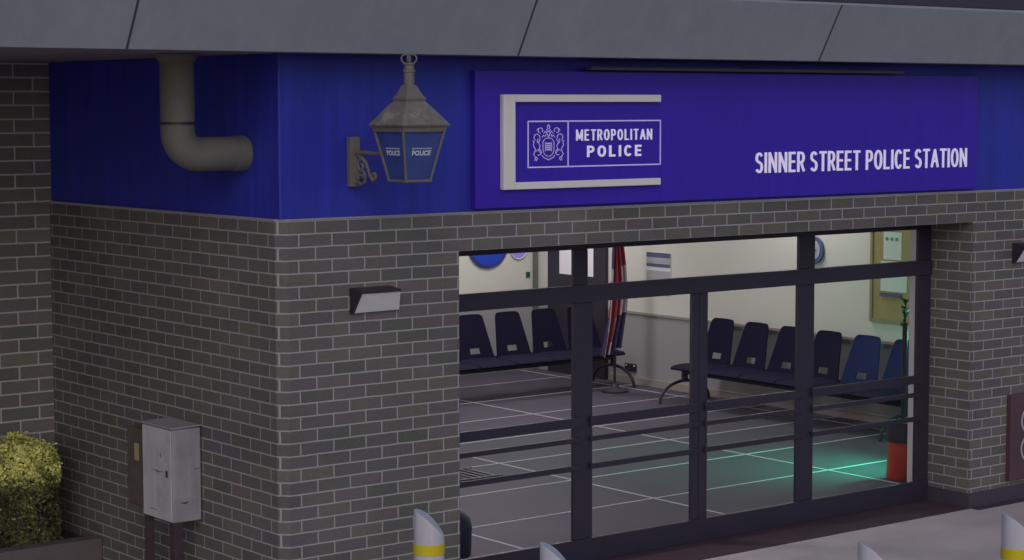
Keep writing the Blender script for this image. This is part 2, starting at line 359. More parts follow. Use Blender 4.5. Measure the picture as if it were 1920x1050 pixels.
# leaning fascia
bm = nb()
prof = [(-.30,3.345),(-.505,3.71),(-.48,3.73),(-.24,3.405),(-.24,3.345)]
prism(bm, [(-7, y, z) for y, z in prof], (20, 0, 0)); finish(bm, 'fascia', M['fascia'], ST)
for jx in (-6.23, -3.66, -1.09, 1.48, 4.05, 6.62, 9.19, 11.76):
    bm = nb(); prism(bm, [(jx-.007, -.3012, 3.3446), (jx-.007, -.5075, 3.711), (jx+.007, -.5075, 3.711), (jx+.007, -.3012, 3.3446)], (0, .002, .0005)); finish(bm, 'fascia_joint', M['fascia_joint'], ST)
bx('parapet', M['darktop'], ST, (-7, 13, -.49, -.25, 3.731, 4.6))
bx('roof', M['darktop'], ST, (-7, 13, -.239, 9, 3.401, 3.72))
# interior shell
bx('interior_wall', M['wall_lo'], ST, (8.5, 8.7, .62, 8.5, -.1, .80), (.3, 8.499, 8.29, 8.5, -.1, .80), (.1, .3, 3.32, 8.5, -.1, .80))
bx('interior_wall', M['wall_up'], ST, (8.5, 8.7, .62, 8.5, .80, 2.95), (.3, 8.499, 8.29, 8.5, .80, 2.95), (.1, .3, 3.32, 8.5, .80, 2.95))
bx('front_wall_lining', M['white'], ST, (6.062, 8.7, .402, .612, .0, 2.95), (1.2, 6.06, .402, .60, 2.18, 2.95), (.302, 1.25, .402, .60, 0, 2.95), (.301, .32, .601, 3.31, 0, 2.95))
bx('dado_rail', M['rail'], ST, (8.485, 8.4995, .62, 6.99, .795, .825), (.32, 8.484, 8.275, 8.2895, .795, .825), bevel=.003)
bx('skirting', M['rail'], ST, (8.482, 8.4995, .62, 6.99, .031, .11), (.32, 8.481, 8.272, 8.2895, .031, .11), bevel=.003)
bx('corner_trim', M['pipe'], ST, (8.44, 8.484, 8.235, 8.274, .111, 2.95))
bx('ceiling', M['ceil'], ST, (.1, 8.7, .402, 8.5, 2.951, 3.0))

# ---- interior lamps: ceiling panels of the waiting room; bench one added to light its wall
for i, (lx, ly) in enumerate(((2.2,2.2),(8.0,4.0),(2.2,5.6),(5.6,5.6),(7.6,7.2))):
    t = thing('ceiling_light', (lx, ly, 2.95), ['square ceiling light panel nearest the entrance glass on the left', 'unseen square ceiling light panel added over the side wall bench to brighten its wall', 'square ceiling light panel at the back on the left', 'square ceiling light panel in the middle of the back', 'square ceiling light panel over the inner door'][i], 'ceiling light', 'ceiling light panels')
    bx('housing', M['white'], t, (lx-.31, lx+.31, ly-.31, ly+.31, 2.91, 2.950))
    la = bpy.data.lights.new('ceiling_lamp', 'AREA'); la.shape = 'SQUARE'; la.size = .55; la.energy = (72, 34, 66, 66, 46)[i]; la.color = (1, .965, .93)
    lo = bpy.data.objects.new('lamp', la); COL.objects.link(lo); lo.parent = t; lo.location = (0, 0, -.045)
# two lamps out of view for the teal light; its real emitter is unknown
for nm, ty, en, loc in (('teal_spot', 'SPOT', 270, (6.95, 1.12, .95)), ('teal_glow', 'POINT', 26, (7.55, 1.55, 1.05))):
    pl = bpy.data.lights.new(nm, ty); pl.energy = en; pl.color = (.06, 1, .50); pl.shadow_soft_size = .05
    po = bpy.data.objects.new(nm, pl); COL.objects.link(po); po.location = loc
    if ty == 'SPOT':
        pl.spot_size = R(92); pl.spot_blend = 1.0
        po.rotation_euler = (Vector(loc)-Vector((6.25, 1.9, 0))).to_track_quat('Z', 'Y').to_euler()

# ================================================================ ENTRANCE GLAZING
EG = thing('entrance_glazing', (3.6, .4, 0), 'dark framed glass entrance front with three horizontal rails', 'glazed entrance')
Y0, Y1 = .400, .425
bx('bottom_rail', M['frame'], EG, (1.262, 6.054, Y0-.01, Y1, .007, .165), bevel=.004)
bx('head_rail', M['frame'], EG, (1.262, 6.054, Y0, Y1, 2.105, 2.173), bevel=.004)
bx('transom', M['frame'], EG, (1.262, 6.054, Y0-.02, Y1, 1.755, 1.868), bevel=.005)
bx('jamb', M['frame'], EG, (1.262, 1.42, Y0-.002, Y1, .166, 1.754), (1.262, 1.40, Y0-.002, Y1, 1.869, 2.104), bevel=.003)
bx('jamb', M['frame'], EG, (5.905, 6.054, Y0-.004, Y1, .166, 1.754), (5.908, 6.054, Y0-.004, Y1, 1.869, 2.104), bevel=.003)
bx('mullion', M['frame'], EG, (2.493, 2.60, Y0-.003, Y1, .166, 1.754), (2.603, 2.662, Y0+.004, Y1, .166, 1.754), (2.493, 2.615, Y0-.003, Y1, 1.869, 2.104), bevel=.003)
bx('mullion', M['frame'], EG, (3.560, 3.625, Y0-.003, Y1, .166, 1.754), (3.629, 3.708, Y0-.003, Y1, .166, 1.754), bevel=.003)
bx('mullion', M['frame'], EG, (4.602, 4.70, Y0-.003, Y1, .166, 1.754), (4.703, 4.78, Y0+.004, Y1, .166, 1.754), (4.612, 4.775, Y0-.003, Y1, 1.869, 2.104), bevel=.003)
bays = [(1.42, 2.493), (2.662, 3.56), (3.708, 4.602), (4.78, 5.905)]
for (a, b) in bays:
    for (z0, z1) in ((.925,.990),(.822,.856),(.634,.672)):
        bx('push_rail', M['frame'], EG, (a-.035, b+.05, Y0-.022, Y0-.0035, z0, z1), bevel=.004)
for (a, b) in bays: bx('glass_pane', M['glass'], EG, (a, b, .408, .414, .165, 1.755))
for (a, b) in ((1.40,2.493),(2.615,4.612),(4.775,5.908)): bx('glass_pane', M['glass'], EG, (a, b, .408, .414, 1.868, 2.105))

# ================================================================ SIGN BOARD
def S(u, v, d): return Vector((u, -.034-d, v))
SG = thing('sign_board', (3.7, -.02, 2.43), 'long purple blue sign board lettered with the police station name', 'sign')
bx('sign_panel', M['signblue'], SG, (1.36, 6.04, -.034, .0115, 2.428, 3.262), bevel=.003)
# bracket shape [
bm = nb()
prof = [(0, 0), (.022, .045), (.045, .045)]
box(bm, 1.546, 1.640, -.075, -.034, 2.538, 3.118); 
finish(bm, 'bracket_upright', M['bracket'], SG, bevel=.008)
bx('bracket_arm', M['bracket'], SG, (1.6405, 2.838, -.070, -.034, 3.072, 3.118), bevel=.006)
bx('bracket_arm', M['bracket'], SG, (1.6405, 2.838, -.070, -.034, 2.538, 2.582), bevel=.006)
bm = nb(); W_ = .0085
for a in ([(1.766,2.953),(2.861,2.953)], [(1.766,2.670),(2.861,2.670)], [(1.766,2.666),(1.766,2.957)], [(2.861,2.666),(2.861,2.957)], [(2.085,2.670),(2.085,2.953)]): stroke(bm, a, W_, S)
finish(bm, 'logo_border', M['logoline'], SG)
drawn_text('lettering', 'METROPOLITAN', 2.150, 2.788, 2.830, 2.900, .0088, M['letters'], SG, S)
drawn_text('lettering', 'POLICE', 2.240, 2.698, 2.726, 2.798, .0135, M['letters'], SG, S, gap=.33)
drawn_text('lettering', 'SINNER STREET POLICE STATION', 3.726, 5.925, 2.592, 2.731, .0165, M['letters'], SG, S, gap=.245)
# crest
CL_ = [0]
bm = nb(); cx, cz = 1.927, 2.812
def both(pts, wd):
    CL_[0] += 1; t_ = .003+.0002*(CL_[0] % 9)
    stroke(bm, [(cx+p[0]*1.28, cz+p[1]*1.12) for p in pts], wd*.8, S, t_); stroke(bm, [(cx-p[0]*1.28, cz+p[1]*1.12) for p in pts][::-1], wd*.8, S, t_+.0001)
both([(0,-.068)]+[(.034*math.sin(R(a)), -.028-.040*math.cos(R(a))) for a in range(20, 100, 16)]+[(.035,.012),(.022,.030),(0,.034)], .005)
both([(.020,-.04),(.020,.012)], .004)
for q in (-.035,-.022,-.009,.004): stroke(bm, [(cx-.019, cz+q), (cx+.019, cz+q)], .008, S)
both([(.045,-.052),(.060,-.035),(.052,-.010),(.062,.010),(.050,.028)], .006)
both([(.085,-.090),(.080,-.075),(.092,-.055),(.080,-.030),(.095,-.005),(.088,.018),(.100,.018)], .006)
both([(.076,-.092),(.068,-.078),(.078,-.070)], .006)
both(arc(.072,.038,.018,-60,200,9), .005)
both(arc(.050,.076,.014,-90,220,9), .005)
both([(.056,.000),(.070,.012),(.066,.030)], .005)
both([(.040,.038),(.030,.050),(.022,.042),(.014,.054)], .006)
both([(.030,.058),(.020,.072),(.012,.060)], .005)
both(arc(.060,-.045,.016,20,300,8), .005)
both([(.040,-.062),(.028,-.075),(.010,-.082),(0,-.088)], .006)
both([(0,.108),(.008,.096),(.004,.086),(.012,.078),(0,.070)], .006)
both([(0,.036),(.006,.050),(.010,.066),(0,.072)], .005)
both([(.062,.088),(.072,.076),(.060,.066)], .004)
finish(bm, 'crest', M['logoline'], SG)

TR = thing('light_trough', (3.7, -.08, 3.29), 'thin grey metal strip above the purple sign board', 'light fitting')
bx('trough_body', mat('trough_grey', (.085,.078,.09), .6), TR, (2.225, 5.15, -.10, -.036, 3.272, 3.292), bevel=.003)
for x in (2.6, 3.7, 4.8): bx('trough_arm', M['steel'], TR, (x, x+.02, -.0355, .0115, 3.274, 3.292))

# ================================================================ LANTERN
LX, LY = .548, -.50
LN = thing('wall_lantern', (.50, -.01, 2.58), 'old bronze police lantern with blue glass on a scrolled wall bracket', 'lantern')
bx('wall_plate', M['bronze'], LN, (.463, .533, -.028, .0115, 2.585, 2.872), bevel=.005)
bm = nb(); tube(bm, [(.498, -.02, 2.780), (.50, -.12, 2.783), (.515, -.25, 2.778), (.53, -.37, 2.772)], .013, 10); finish(bm, 'arm', M['bronze'], LN, smooth=True)
bm = nb()
def spir(cy, cz_, r0, a0, a1, n=16, k=.65): return [(.50, cy + r0*(1-k*i/n)*math.cos(R(a0+(a1-a0)*i/n)), cz_ + r0*(1-k*i/n)*math.sin(R(a0+(a1-a0)*i/n))) for i in range(n+1)]
tube(bm, [(.5,-.05,2.768),(.5,-.09,2.755),(.5,-.13,2.73),(.5,-.155,2.69),(.5,-.175,2.65),(.5,-.205,2.622)] + spir(-.22,2.645,.028,-60,260,12,.6), .010, 8)
tube(bm, spir(-.085,2.705,.042,160,-250), .009, 8)
tube(bm, [(.5,-.02,2.60),(.5,-.05,2.612),(.5,-.09,2.60),(.5,-.12,2.615),(.5,-.135,2.65)] + spir(-.10,2.652,.032,0,270,12), .009, 8)
tube(bm, [(.5,-.02,2.68),(.5,-.045,2.665),(.5,-.06,2.63)], .008, 8)
finish(bm, 'scroll', M['bronze'], LN, smooth=True)
def sq(h): return [(LX-h, LY-h), (LX+h, LY-h), (LX+h, LY+h), (LX-h, LY+h)]
def frust(bm, h0, z0, h1, z1):
    a = [bm.verts.new((x, y, z0)) for x, y in sq(h0)]; b = [bm.verts.new((x, y, z1)) for x, y in sq(h1)]
    for i in range(4): bm.faces.new((a[i], a[(i+1) % 4], b[(i+1) % 4], b[i]))
    bm.faces.new(a[::-1]); bm.faces.new(b)
TH, BH, ZT_, ZB = .140, .082, 2.905, 2.640
for i in range(4):      # glazing panes, sloping inwards to the base
    a = sq(TH-.006); b = sq(BH-.006); j = (i+1) % 4
    bm = nb(); c4 = [(*b[i], ZB), (*b[j], ZB), (*a[j], ZT_), (*a[i], ZT_)]
    nn = (Vector(c4[1])-Vector(c4[0])).cross(Vector(c4[3])-Vector(c4[0])).normalized()*-.004
    prism(bm, c4, nn); pn = finish(bm, 'glass_pane', M['pane'], LN)
    if i in (0, 3):
        P0, P1, P2, P3 = [Vector(q) for q in c4]
        def PF(u, v, d, P0=P0, P1=P1, P2=P2, P3=P3, nn=nn):
            if True:
                lo_ = P0.lerp(P1, u); hi_ = P3.lerp(P2, u)
            return lo_.lerp(hi_, v) - nn*(.6 + d*250)
        text_mesh('lettering', 'METROPOLITAN', .22, .80, .640, .672, M['lletter'], pn, PF, thick=.001, offset=.01)
        text_mesh('lettering', 'POLICE', .22, .80, .510, .615, M['lletter'], pn, PF, thick=.001, offset=.03)
for i in range(4):
    bm = nb(); tube(bm, [(*sq(BH)[i], ZB-.01), (*sq(TH)[i], ZT_+.005)], .0075, 6); finish(bm, 'glazing_bar', M['bronze'], LN)
bm = nb(); a = sq(BH+.004)
for i in range(4): tube(bm, [(*a[i], ZB-.008), (*a[(i+1) % 4], ZB-.008)], .0085, 6)
frust(bm, BH, ZB-.014, BH, ZB-.008)
finish(bm, 'base_frame', M['bronze'], LN)
bm = nb(); frust(bm, TH+.006, ZT_, TH+.012, ZT_+.028); finish(bm, 'top_frame', M['bronze'], LN, bevel=.003)
bm = nb(); frust(bm, .158, 2.934, .166, 2.944)
# four-sided roof, slightly concave, with subdivision for an uneven surface
steps = [(.166,2.944),(.138,2.980),(.110,3.018),(.084,3.052),(.062,3.076)]
for (h0, z0), (h1, z1) in zip(steps, steps[1:]): frust(bm, h0, z0+.0003, h1, z1)
finish(bm, 'roof', M['roofmetal'], LN)
bm = nb(); frust(bm, .064, 3.0765, .068, 3.088); frust(bm, .068, 3.0883, .044, 3.130); frust(bm, .044, 3.1303, .030, 3.165)
lathe(bm, (LX, LY, 0), [(.030,3.165),(.030,3.235),(.035,3.238),(.035,3.248),(.028,3.252),(.028,3.275),(.034,3.280),(.030,3.290)], 16)
finish(bm, 'chimney', M['bronze'], LN)
bm = nb()
for k in range(4):
    a = R(45+90*k); ca, sa = math.cos(a), math.sin(a)
    tube(bm, [(LX+ca*q, LY+sa*q, z) for q, z in ((.024,3.285),(.040,3.298),(.044,3.316),(.034,3.332),(.014,3.336))], .0055, 6)
lathe(bm, (LX, LY, 0), [(.004,3.285),(.012,3.295),(.012,3.325),(.004,3.341)], 10)
finish(bm, 'crown_finial', M['bronze'], LN, smooth=True)

# ================================================================ WALL LIGHTS
def wall_light(x0, label):
    t = thing('wall_light', (x0+.14, 0, 1.85), label, 'wall light', 'brick mounted wall lights')
    bm = nb(); prism(bm, [(x0,0,1.845),(x0,-.030,1.845),(x0,-.118,1.968),(x0,-.118,1.982),(x0,0,1.995)], (.012,0,0))
    prism(bm, [(x0+.0125,0,1.9800),(x0+.0125,-.120,1.9690),(x0+.0125,-.120,1.983),(x0+.0125,0,1.996)], (.270,0,0))
    finish(bm, 'housing', M['black'], t)
    bm = nb(); a = [bm.verts.new(q) for q in ((x0+.0125,-.001,1.849),(x0+.0125,-.026,1.849),(x0+.0125,-.112,1.968),(x0+.0125,-.001,1.978))]
    b = [bm.verts.new(q) for q in ((x0+.340,-.001,1.852),(x0+.335,-.026,1.852),(x0+.286,-.112,1.968),(x0+.30,-.001,1.978))]
    for i in range(4): bm.faces.new((a[i], a[(i+1)%4], b[(i+1)%4], b[i]))
    bm.faces.new(a[::-1]); bm.faces.new(b); finish(bm, 'diffuser', M['diffuser'], t, bevel=.005)
wall_light(.467, 'black cased wedge wall light with white diffuser left of the glazed entrance')
wall_light(6.520, 'black cased wedge wall light cut off by the right edge, right of the entrance')

# ================================================================ VENT PIPE
VP = thing('vent_pipe', (-.418, .40, 2.7), 'dull grey pipe dropping from the canopy and elbowing into the blue wall', 'pipe')
PX, PY, PZ, PR = -.418, .40, 2.778, .098
bm = nb()
pts = [(PX, PY, 3.335), (PX, PY, 2.955)]; tube(bm, pts, PR, 32, cap=False); finish(bm, 'downpipe', M['pipe'], VP, smooth=True)
bm = nb(); rb = .125
pts = [(PX, PY, 2.953)] + [(PX+rb-rb*math.cos(R(a)), PY, PZ+rb-rb*math.sin(R(a))) for a in range(0, 91, 10)] + [(-.05, PY, PZ)]
tube(bm, pts, PR, 32, cap=False); finish(bm, 'elbow', M['pipe'], VP, smooth=True)
bm = nb(); tube(bm, [(PX, PY, 2.962), (PX, PY, 2.946)], PR+.004, 32); finish(bm, 'coupling', M['steel'], VP, smooth=True)
bm = nb(); tube(bm, [(-.062, PY, PZ), (.010, PY, PZ)], PR+.005, 32); finish(bm, 'wall_flange', M['pipe'], VP, smooth=True)
bm = nb(); tube(bm, [(PX, PY, 3.342), (PX, PY, 3.315), (PX, PY, 3.30)], [PR+.03, PR+.016, PR+.002], 32); finish(bm, 'ceiling_collar', M['pipe'], VP, smooth=True)

# ================================================================ METER CABINET
CB = thing('meter_cabinet', (-.1, 1.1, 0), 'scratched pale grey metal cabinet standing on two dark posts', 'cabinet')
bx('cabinet_body', M['cab'], CB, (-.206, -.010, .921, 1.288, .545, 1.115), bevel=.010)
bm = nb(); prism(bm, [(-.215,.912,1.116),(-.008,.912,1.121),(-.008,1.297,1.121),(-.215,1.297,1.116)], (0,0,.010)); finish(bm, 'lid', M['cab'], CB, bevel=.004)
bx('door', M['cablit'], CB, (-.213, -.2065, .926, 1.283, .552, 1.108), bevel=.003)
bx('lock', M['steel'], CB, (-.219, -.2135, .965, .985, .82, .86), bevel=.002)
for (ya, yb, za, zb) in ((1.02,1.17,.845,.848),(1.06,1.12,.838,.842),(1.05,1.056,.93,.96),(1.10,1.20,.60,.603)): bx('scratch', M['cabdirt'], CB, (-.2142, -.2128, ya, yb, za, zb))
for (xa, xb, za, zb) in ((-.15,-.10,.66,.668),(-.13,-.115,.655,.662),(-.06,-.02,.86,.864)): bx('scratch', M['cabdirt'], CB, (xa, xb, .9195, .9212, za, zb))
for (px, py, r_) in ((-.185, 1.262, .022), (-.165, .955, .030)):
    bx('post', M['rustpost'], CB, (px-r_, px+r_, py-r_, py+r_, -.02, .544), bevel=.004)
BB = thing('junction_box', (-.1, 1.45, .58), 'brown weathered box with a yellow sticker behind the grey cabinet', 'junction box')
bx('box_body', M['brownbox'], BB, (-.190, -.001, 1.305, 1.535, .575, 1.065), bevel=.010)
bx('sticker', M['sticker'], BB, (-.1925, -.1895, 1.375, 1.432, .865, .970))
bx('box_door', M['brownbox'], BB, (-.194, -.1905, 1.325, 1.518, .595, .84), bevel=.002)

# ================================================================ HEDGE
HD = thing('hedge', (-1.4, 2.6, .05), 'clipped yellow green box hedge in the corner bed by the brick wall', 'hedge')
bm = nb(); tone = bm.faces.layers.float.new('tone')
hx0, hx1, hy0, hy1, hz0, hz1 = -2.6, -.215, 2.42, 2.93, .165, .82
def bumpf(x, y, z): return .020*math.sin(x*17+y*9)+.016*math.sin(x*31+z*23)+.014*math.sin(y*27-z*19+x*11)
N = 30000
for i in range(N):
    s = rng.random(); x = rng.uniform(hx0, hx1) if rng.random() < .45 else rng.uniform(-.95, hx1)
    y = rng.uniform(hy0, hy1); z = rng.uniform(hz0, hz1)
    dpt = abs(rng.gauss(0, .022))
    if s < .42: y = hy0 + dpt; nrm = Vector((0,-1,.3))
    elif s < .72: z = hz1 - dpt; nrm = Vector((0,-.2,1))
    elif s < .90: x = hx1 - dpt; nrm = Vector((1,-.2,.3))
    else: nrm = Vector((rng.gauss(0,1), -1, rng.gauss(0,1)))
    # rounded shoulders
    for (lo_, hi_, k) in ((hx0, hx1, 0), (hy0, hy1, 1)):
        pass
    ex = max(0, x-(hx1-.05)); ey = max(0, (hy0+.05)-y); ez = max(0, z-(hz1-.05))
    q = math.sqrt(ex*ex+ey*ey+ez*ez)
    if q > .05:
        f = .05/q; x -= ex*(1-f); y += ey*(1-f); z -= ez*(1-f)
    b_ = bumpf(x, y, z); c = Vector((x+b_*nrm.x*.8, y+b_*nrm.y*.8, z+b_*nrm.z))
    if rng.random() < .03 and s >= .42 and s < .72: c.z += rng.uniform(.01, .055)
    if rng.random() < .03 and (s < .42 or s >= .72): c += nrm*rng.uniform(.01, .04)
    nrm = (nrm.normalized() + Vector((rng.gauss(0,.55), rng.gauss(0,.55), rng.gauss(0,.55)))).normalized()
    t1 = nrm.orthogonal().normalized(); t2 = nrm.cross(t1); a = rng.uniform(0, 6.28)
    d1 = t1*math.cos(a)+t2*math.sin(a); d2 = nrm.cross(d1); L = rng.uniform(.009,.021); wd = L*.5
    vs_ = [bm.verts.new(c-d1*L), bm.verts.new(c+d2*wd), bm.verts.new(c+d1*L), bm.verts.new(c-d2*wd)]
    fa = bm.faces.new(vs_)
    top_light = max(0, min(1, (z-.52)/.14))  # light falling on the hedge top, painted into the leaf tone
    fa[tone] = min(1, max(0, rng.gauss(.12+.62*top_light, .17) + b_*4))
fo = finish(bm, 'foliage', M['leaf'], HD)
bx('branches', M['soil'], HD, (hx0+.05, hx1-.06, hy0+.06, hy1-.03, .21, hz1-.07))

# ================================================================ BOLLARDS
def bollard_parts(t, r=.078, H=1.0):
    seg = 32
    def ring(r_, z): return [(r_*math.cos(2*math.pi*k/seg), r_*math.sin(2*math.pi*k/seg), z) for k in range(seg)]
    bm = nb()
    # top cut on a slope that falls to the camera's right, domed
    fall = Vector((math.cos(cy_), -math.sin(cy_)))
    def top(px, py, base): 
        s = (px*fall.x+py*fall.y)/r        # -1 (left) .. 1 (right)
        q = (s+1)/2
        return base - .135*(.35*q+.65*q*q)
    rings = []
    for z in (0.0, .3, .6, .80): rings.append([bm.verts.new(p) for p in ring(r, z)])
    rings.append([bm.verts.new((x, y, top(x, y, H-.004))) for x, y, _ in ring(r, 0)])
    for rr_, dz in ((r*.97, 0), (r*.6, .0), (r*.2, .0)): rings.append([bm.verts.new((x, y, top(x, y, H+dz))) for x, y, _ in ring(rr_, 0)])
    for a, b in zip(rings, rings[1:]):
        for k in range(seg): bm.faces.new((a[k], a[(k+1) % seg], b[(k+1) % seg], b[k]))
    bm.faces.new(rings[-1]); bm.faces.new(rings[0][::-1])
    post = finish(bm, 'post', M['bollard'], None, smooth=True)
    bm = nb(); lathe(bm, (0,0,0), [(r-.001,.772),(r+.0025,.774),(r+.0025,.826),(r-.001,.828)], seg); band = finish(bm, 'reflective_band', M['yellow'], None, smooth=True)
    bm = nb(); lathe(bm, (0,0,0), [(r+.03,0.001),(r+.03,.010),(r+.004,.018),(r-.001,.018)], seg); base = finish(bm, 'base_collar', M['bollard'], None, smooth=True)
    for o in (post, band, base): o.parent = t
    return t
b_lab = ['white slant topped bollard with a yellow band in front of the brick wall', 'white slant topped bollard in front of the leftmost glass pane', 'white slant topped bollard with a yellow band at the right edge', 'white bollard whose tip barely shows on the pavement before the right panes']
b_pos = [(-.061,-1.517),(-.055,-2.536),(2.208,-3.442),(1.143,-3.443)]
b0 = bollard_parts(thing('bollard', (0,0,0), b_lab[0], 'bollard', 'white bollards on the pavement'))
b0.location = (*b_pos[0], 0)
for p_, lb in list(zip(b_pos, b_lab))[1:]:
    c = b0.copy(); COL.objects.link(c); c.location = (*p_, 0); c['label'] = lb
    for ch in list(b0.children):
        d = ch.copy(); COL.objects.link(d); d.parent = c

# ================================================================ MAROON NOTICE ON RIGHT WALL
MB_ = thing('wall_plaque', (6.9, 0, .16), 'dark maroon framed board low on the brick pier right of the entrance', 'board')
bx('frame', M['maroon'], MB_, (6.49, 7.3, -.045, -.001, .16, .83), bevel=.006)
bm = nb()
def W2(u, v, d): return Vector((u, -.0455-d, v))
for c_ in (.62, .40):
    stroke(bm, [(6.72+p[0], c_+p[1]) for p in arc(0,0,.10,60,250,10)], .016, W2); stroke(bm, [(6.72+p[0], c_+p[1]) for p in arc(.0,0,.06,40,260,8)], .012, W2)
finish(bm, 'scroll_pattern', M['greyprint'], MB_)

# ================================================================ INTERIOR OBJECTS
def backrest(bm, wt, wb, h, depth, org, ax, nx_):
    """seat-back shell with a hand hole; ax along the row, nx_ backwards"""
    us = [-1, -.92, -.62, -.30, .30, .62, .92, 1]; vv = [0, .10, .23, .45, .7, .88, .95, .985, 1]
    g = {}
    for j, v in enumerate(vv):
        half = (wb + (wt-wb)*v)/2
        if v > .9: half -= .035*(1-math.sqrt(max(0, 1-((v-.9)/.1)**2)))
        for i, u in enumerate(us):
            rec = depth*v + .02*(1-abs(u))*0 - .018*(u*u)*(1)
            p = Vector(org) + Vector(ax)*(half*u) + Vector(nx_)*rec + Vector((0, 0, h*v))
            g[i, j] = bm.verts.new(p)
    for j in range(len(vv)-1):
        for i in range(len(us)-1):
            if j == 1 and i == 3: continue
            bm.faces.new((g[i,j], g[i+1,j], g[i+1,j+1], g[i,j+1]))
    bmesh.ops.recalc_face_normals(bm, faces=bm.faces)
    bmesh.ops.solidify(bm, geom=bm.faces[:], thickness=.012)
def bench(name_label, origin, ax, nx_, n, pitch):
    """origin: first chair's centre at the foot of its back, on the floor; ax along the row; nx_ towards the back"""
    O = Vector(origin); A = Vector(ax); B = Vector(nx_)
    t = thing('beam_bench', tuple(O), name_label, 'bench', 'navy beam benches in the waiting room')
    for i in range(n):
        c = O + A*(pitch*i)
        bm = nb(); backrest(bm, .31, pitch-.035, .45, .13, c + Vector((0,0,.43)), A, B); bk = finish(bm, 'backrest', M['chairblue'] if (n == 6 and i > 3) else M['chair'], t, smooth=True)
        if n == 6 and i > 3: bk['label'] = 'bluer backrest near the notice board'
        bm = nb()
        prof = [(-.40,.375),(-.41,.392),(-.38,.412),(-.25,.425),(-.08,.418),(.01,.44),(.02,.425),(-.02,.385),(-.15,.370),(-.30,.362)]
        pts = [c + A*(-(pitch-.012)/2) + B*q + Vector((0,0,z)) for q, z in prof]; prism(bm, pts, A*(pitch-.012)); finish(bm, 'seat', M['chair'], t, bevel=.004)
    e0 = O - A*(pitch/2-.02); e1 = O + A*(pitch*(n-1)+pitch/2-.02)
    bm = nb(); a = e0 + B*-.20; b = e1 + B*-.20
    tube(bm, [a+Vector((0,0,.335)), b+Vector((0,0,.335))], .032, 4); finish(bm, 'beam', M['steel'], t)
    for e in (e0 - A*.02, e1 + A*.02):
        bm = nb()
        arcp = [e + B*(-.20+.34*math.cos(R(q))) + Vector((0,0,.032+.215*math.sin(R(q))**.9 if q not in (0,180) else .032)) for q in range(0, 181, 12)]
        tube(bm, arcp, .017, 8); tube(bm, [e+B*-.20+Vector((0,0,.24)), e+B*-.20+Vector((0,0,.36))], .034, 10)
        finish(bm, 'leg', M['steel'], t, smooth=True)
    return t
bench('navy beam bench along the cream side wall behind the right panes', (8.24, 5.04, 0), (0,-1,0), (1,0,0), 6, .49)
bench('navy beam bench facing the street at the back of the room', (6.07, 6.87, 0), (1,0,0), (0,1,0), 5, .49)

# flag on its pole
FL = thing('flag', (7.96, 6.25, 0), 'red white and navy flag hanging in folds from a floor pole', 'flag')
bm = nb(); tube(bm, [(7.93,6.25,.05),(7.93,6.25,2.45)], .014, 10); finish(bm, 'pole', M['steel'], FL)
bm = nb(); lathe(bm, (7.93,6.25,0), [(.15,.031),(.15,.05),(.05,.08),(.03,.12)], 20); finish(bm, 'base', M['black'], FL, smooth=True)
bm = nb(); nu, nv = 28, 14; g = []
for j in range(nv+1):
    v = j/nv; z = 2.25 - 1.83*v; row = []
    for i in range(nu+1):
        u = i/nu; wd = .04+.21*max(0, min(1, (v-.12)*1.6))**1.2; xo = 7.86 - .16*v + .07*math.sin(3.1*v) + wd*u*1.12 ; yo = 6.22 - .035*math.sin(u*22+v*1.5)*(.4+v) - .02
        row.append(bm.verts.new((xo+.012*math.sin(v*9+u*4), yo, z + .10*u*v)))
    g.append(row)
for j in range(nv):
    for i in range(nu):
        f = bm.faces.new((g[j][i], g[j][i+1], g[j+1][i+1], g[j+1][i]))
        d = i/nu*9 + (j/nv-.5)*2.0; k = min(8, max(0, int(d)))
        f.material_index = [1,0,0,0,0,1,0,1,2][k] if 6 < j < 11 else [2,0,0,2,0,0,2,0,2][k] if j < 7 else [1,2,0,1,2,2,1,2,2][k]
bmesh.ops.recalc_face_normals(bm, faces=bm.faces); bmesh.ops.solidify(bm, geom=bm.faces[:], thickness=.003)
finish(bm, 'cloth', [M['flagred'], M['flagwhite'], M['flagnavy']], FL, smooth=True)

# inner door on side wall
DR = thing('inner_door', (8.5, 7.5, 0), 'dark framed inner door with a bright frosted window behind the flag', 'door')
bx('door_leaf', M['frame'], DR, (8.455, 8.4985, 7.02, 7.83-.61, .032, 2.35), (8.455, 8.4985, 7.83, 8.02, .032, 2.35), (8.455, 8.4985, 7.2205, 7.8295, .032, 1.155), (8.455, 8.4985, 7.2205, 7.8295, 2.15, 2.35))
bx('door_window', M['blind'], DR, (8.470, 8.480, 7.2205, 7.8295, 1.156, 2.149))
bx('handle', M['white'], DR, (8.42, 8.4545, 7.10, 7.12, .92, 1.08))
# side wall items
PO = thing('wall_poster', (8.49, 6.2, 1.03), 'white poster with two navy bars on the cream wall', 'poster')
bx('sheet', M['paper'], PO, (8.493, 8.4985, 6.0, 6.385, 1.035, 1.485))
bx('printed_bar', M['navyprint'], PO, (8.4905, 8.4925, 6.005, 6.38, 1.43, 1.482)); bx('printed_bar', M['navyprint'], PO, (8.4905, 8.4925, 6.005, 6.38, 1.33, 1.365))
bx('printed_block', M['greyprint'], PO, (8.4905, 8.4925, 6.005, 6.38, 1.04, 1.29)); bx('printed_block', M['greyprint'], PO, (8.4905, 8.4925, 6.005, 6.38, 1.372, 1.424))
def disc(bm, c, r, ax, th, seg=36):
    tube(bm, [c, Vector(c)+Vector(ax)*th], r, seg)
CL = thing('wall_clock', (8.49, 3.93, 1.5), 'round dark rimmed clock on the cream wall beside the mullion', 'clock')
bm = nb(); disc(bm, (8.4985,3.93,1.64), .135, (-1,0,0), .03); finish(bm, 'rim', M['navyprint'], CL)
bm = nb(); disc(bm, (8.468,3.93,1.64), .10, (-1,0,0), .004); finish(bm, 'face', M['clockface'], CL)
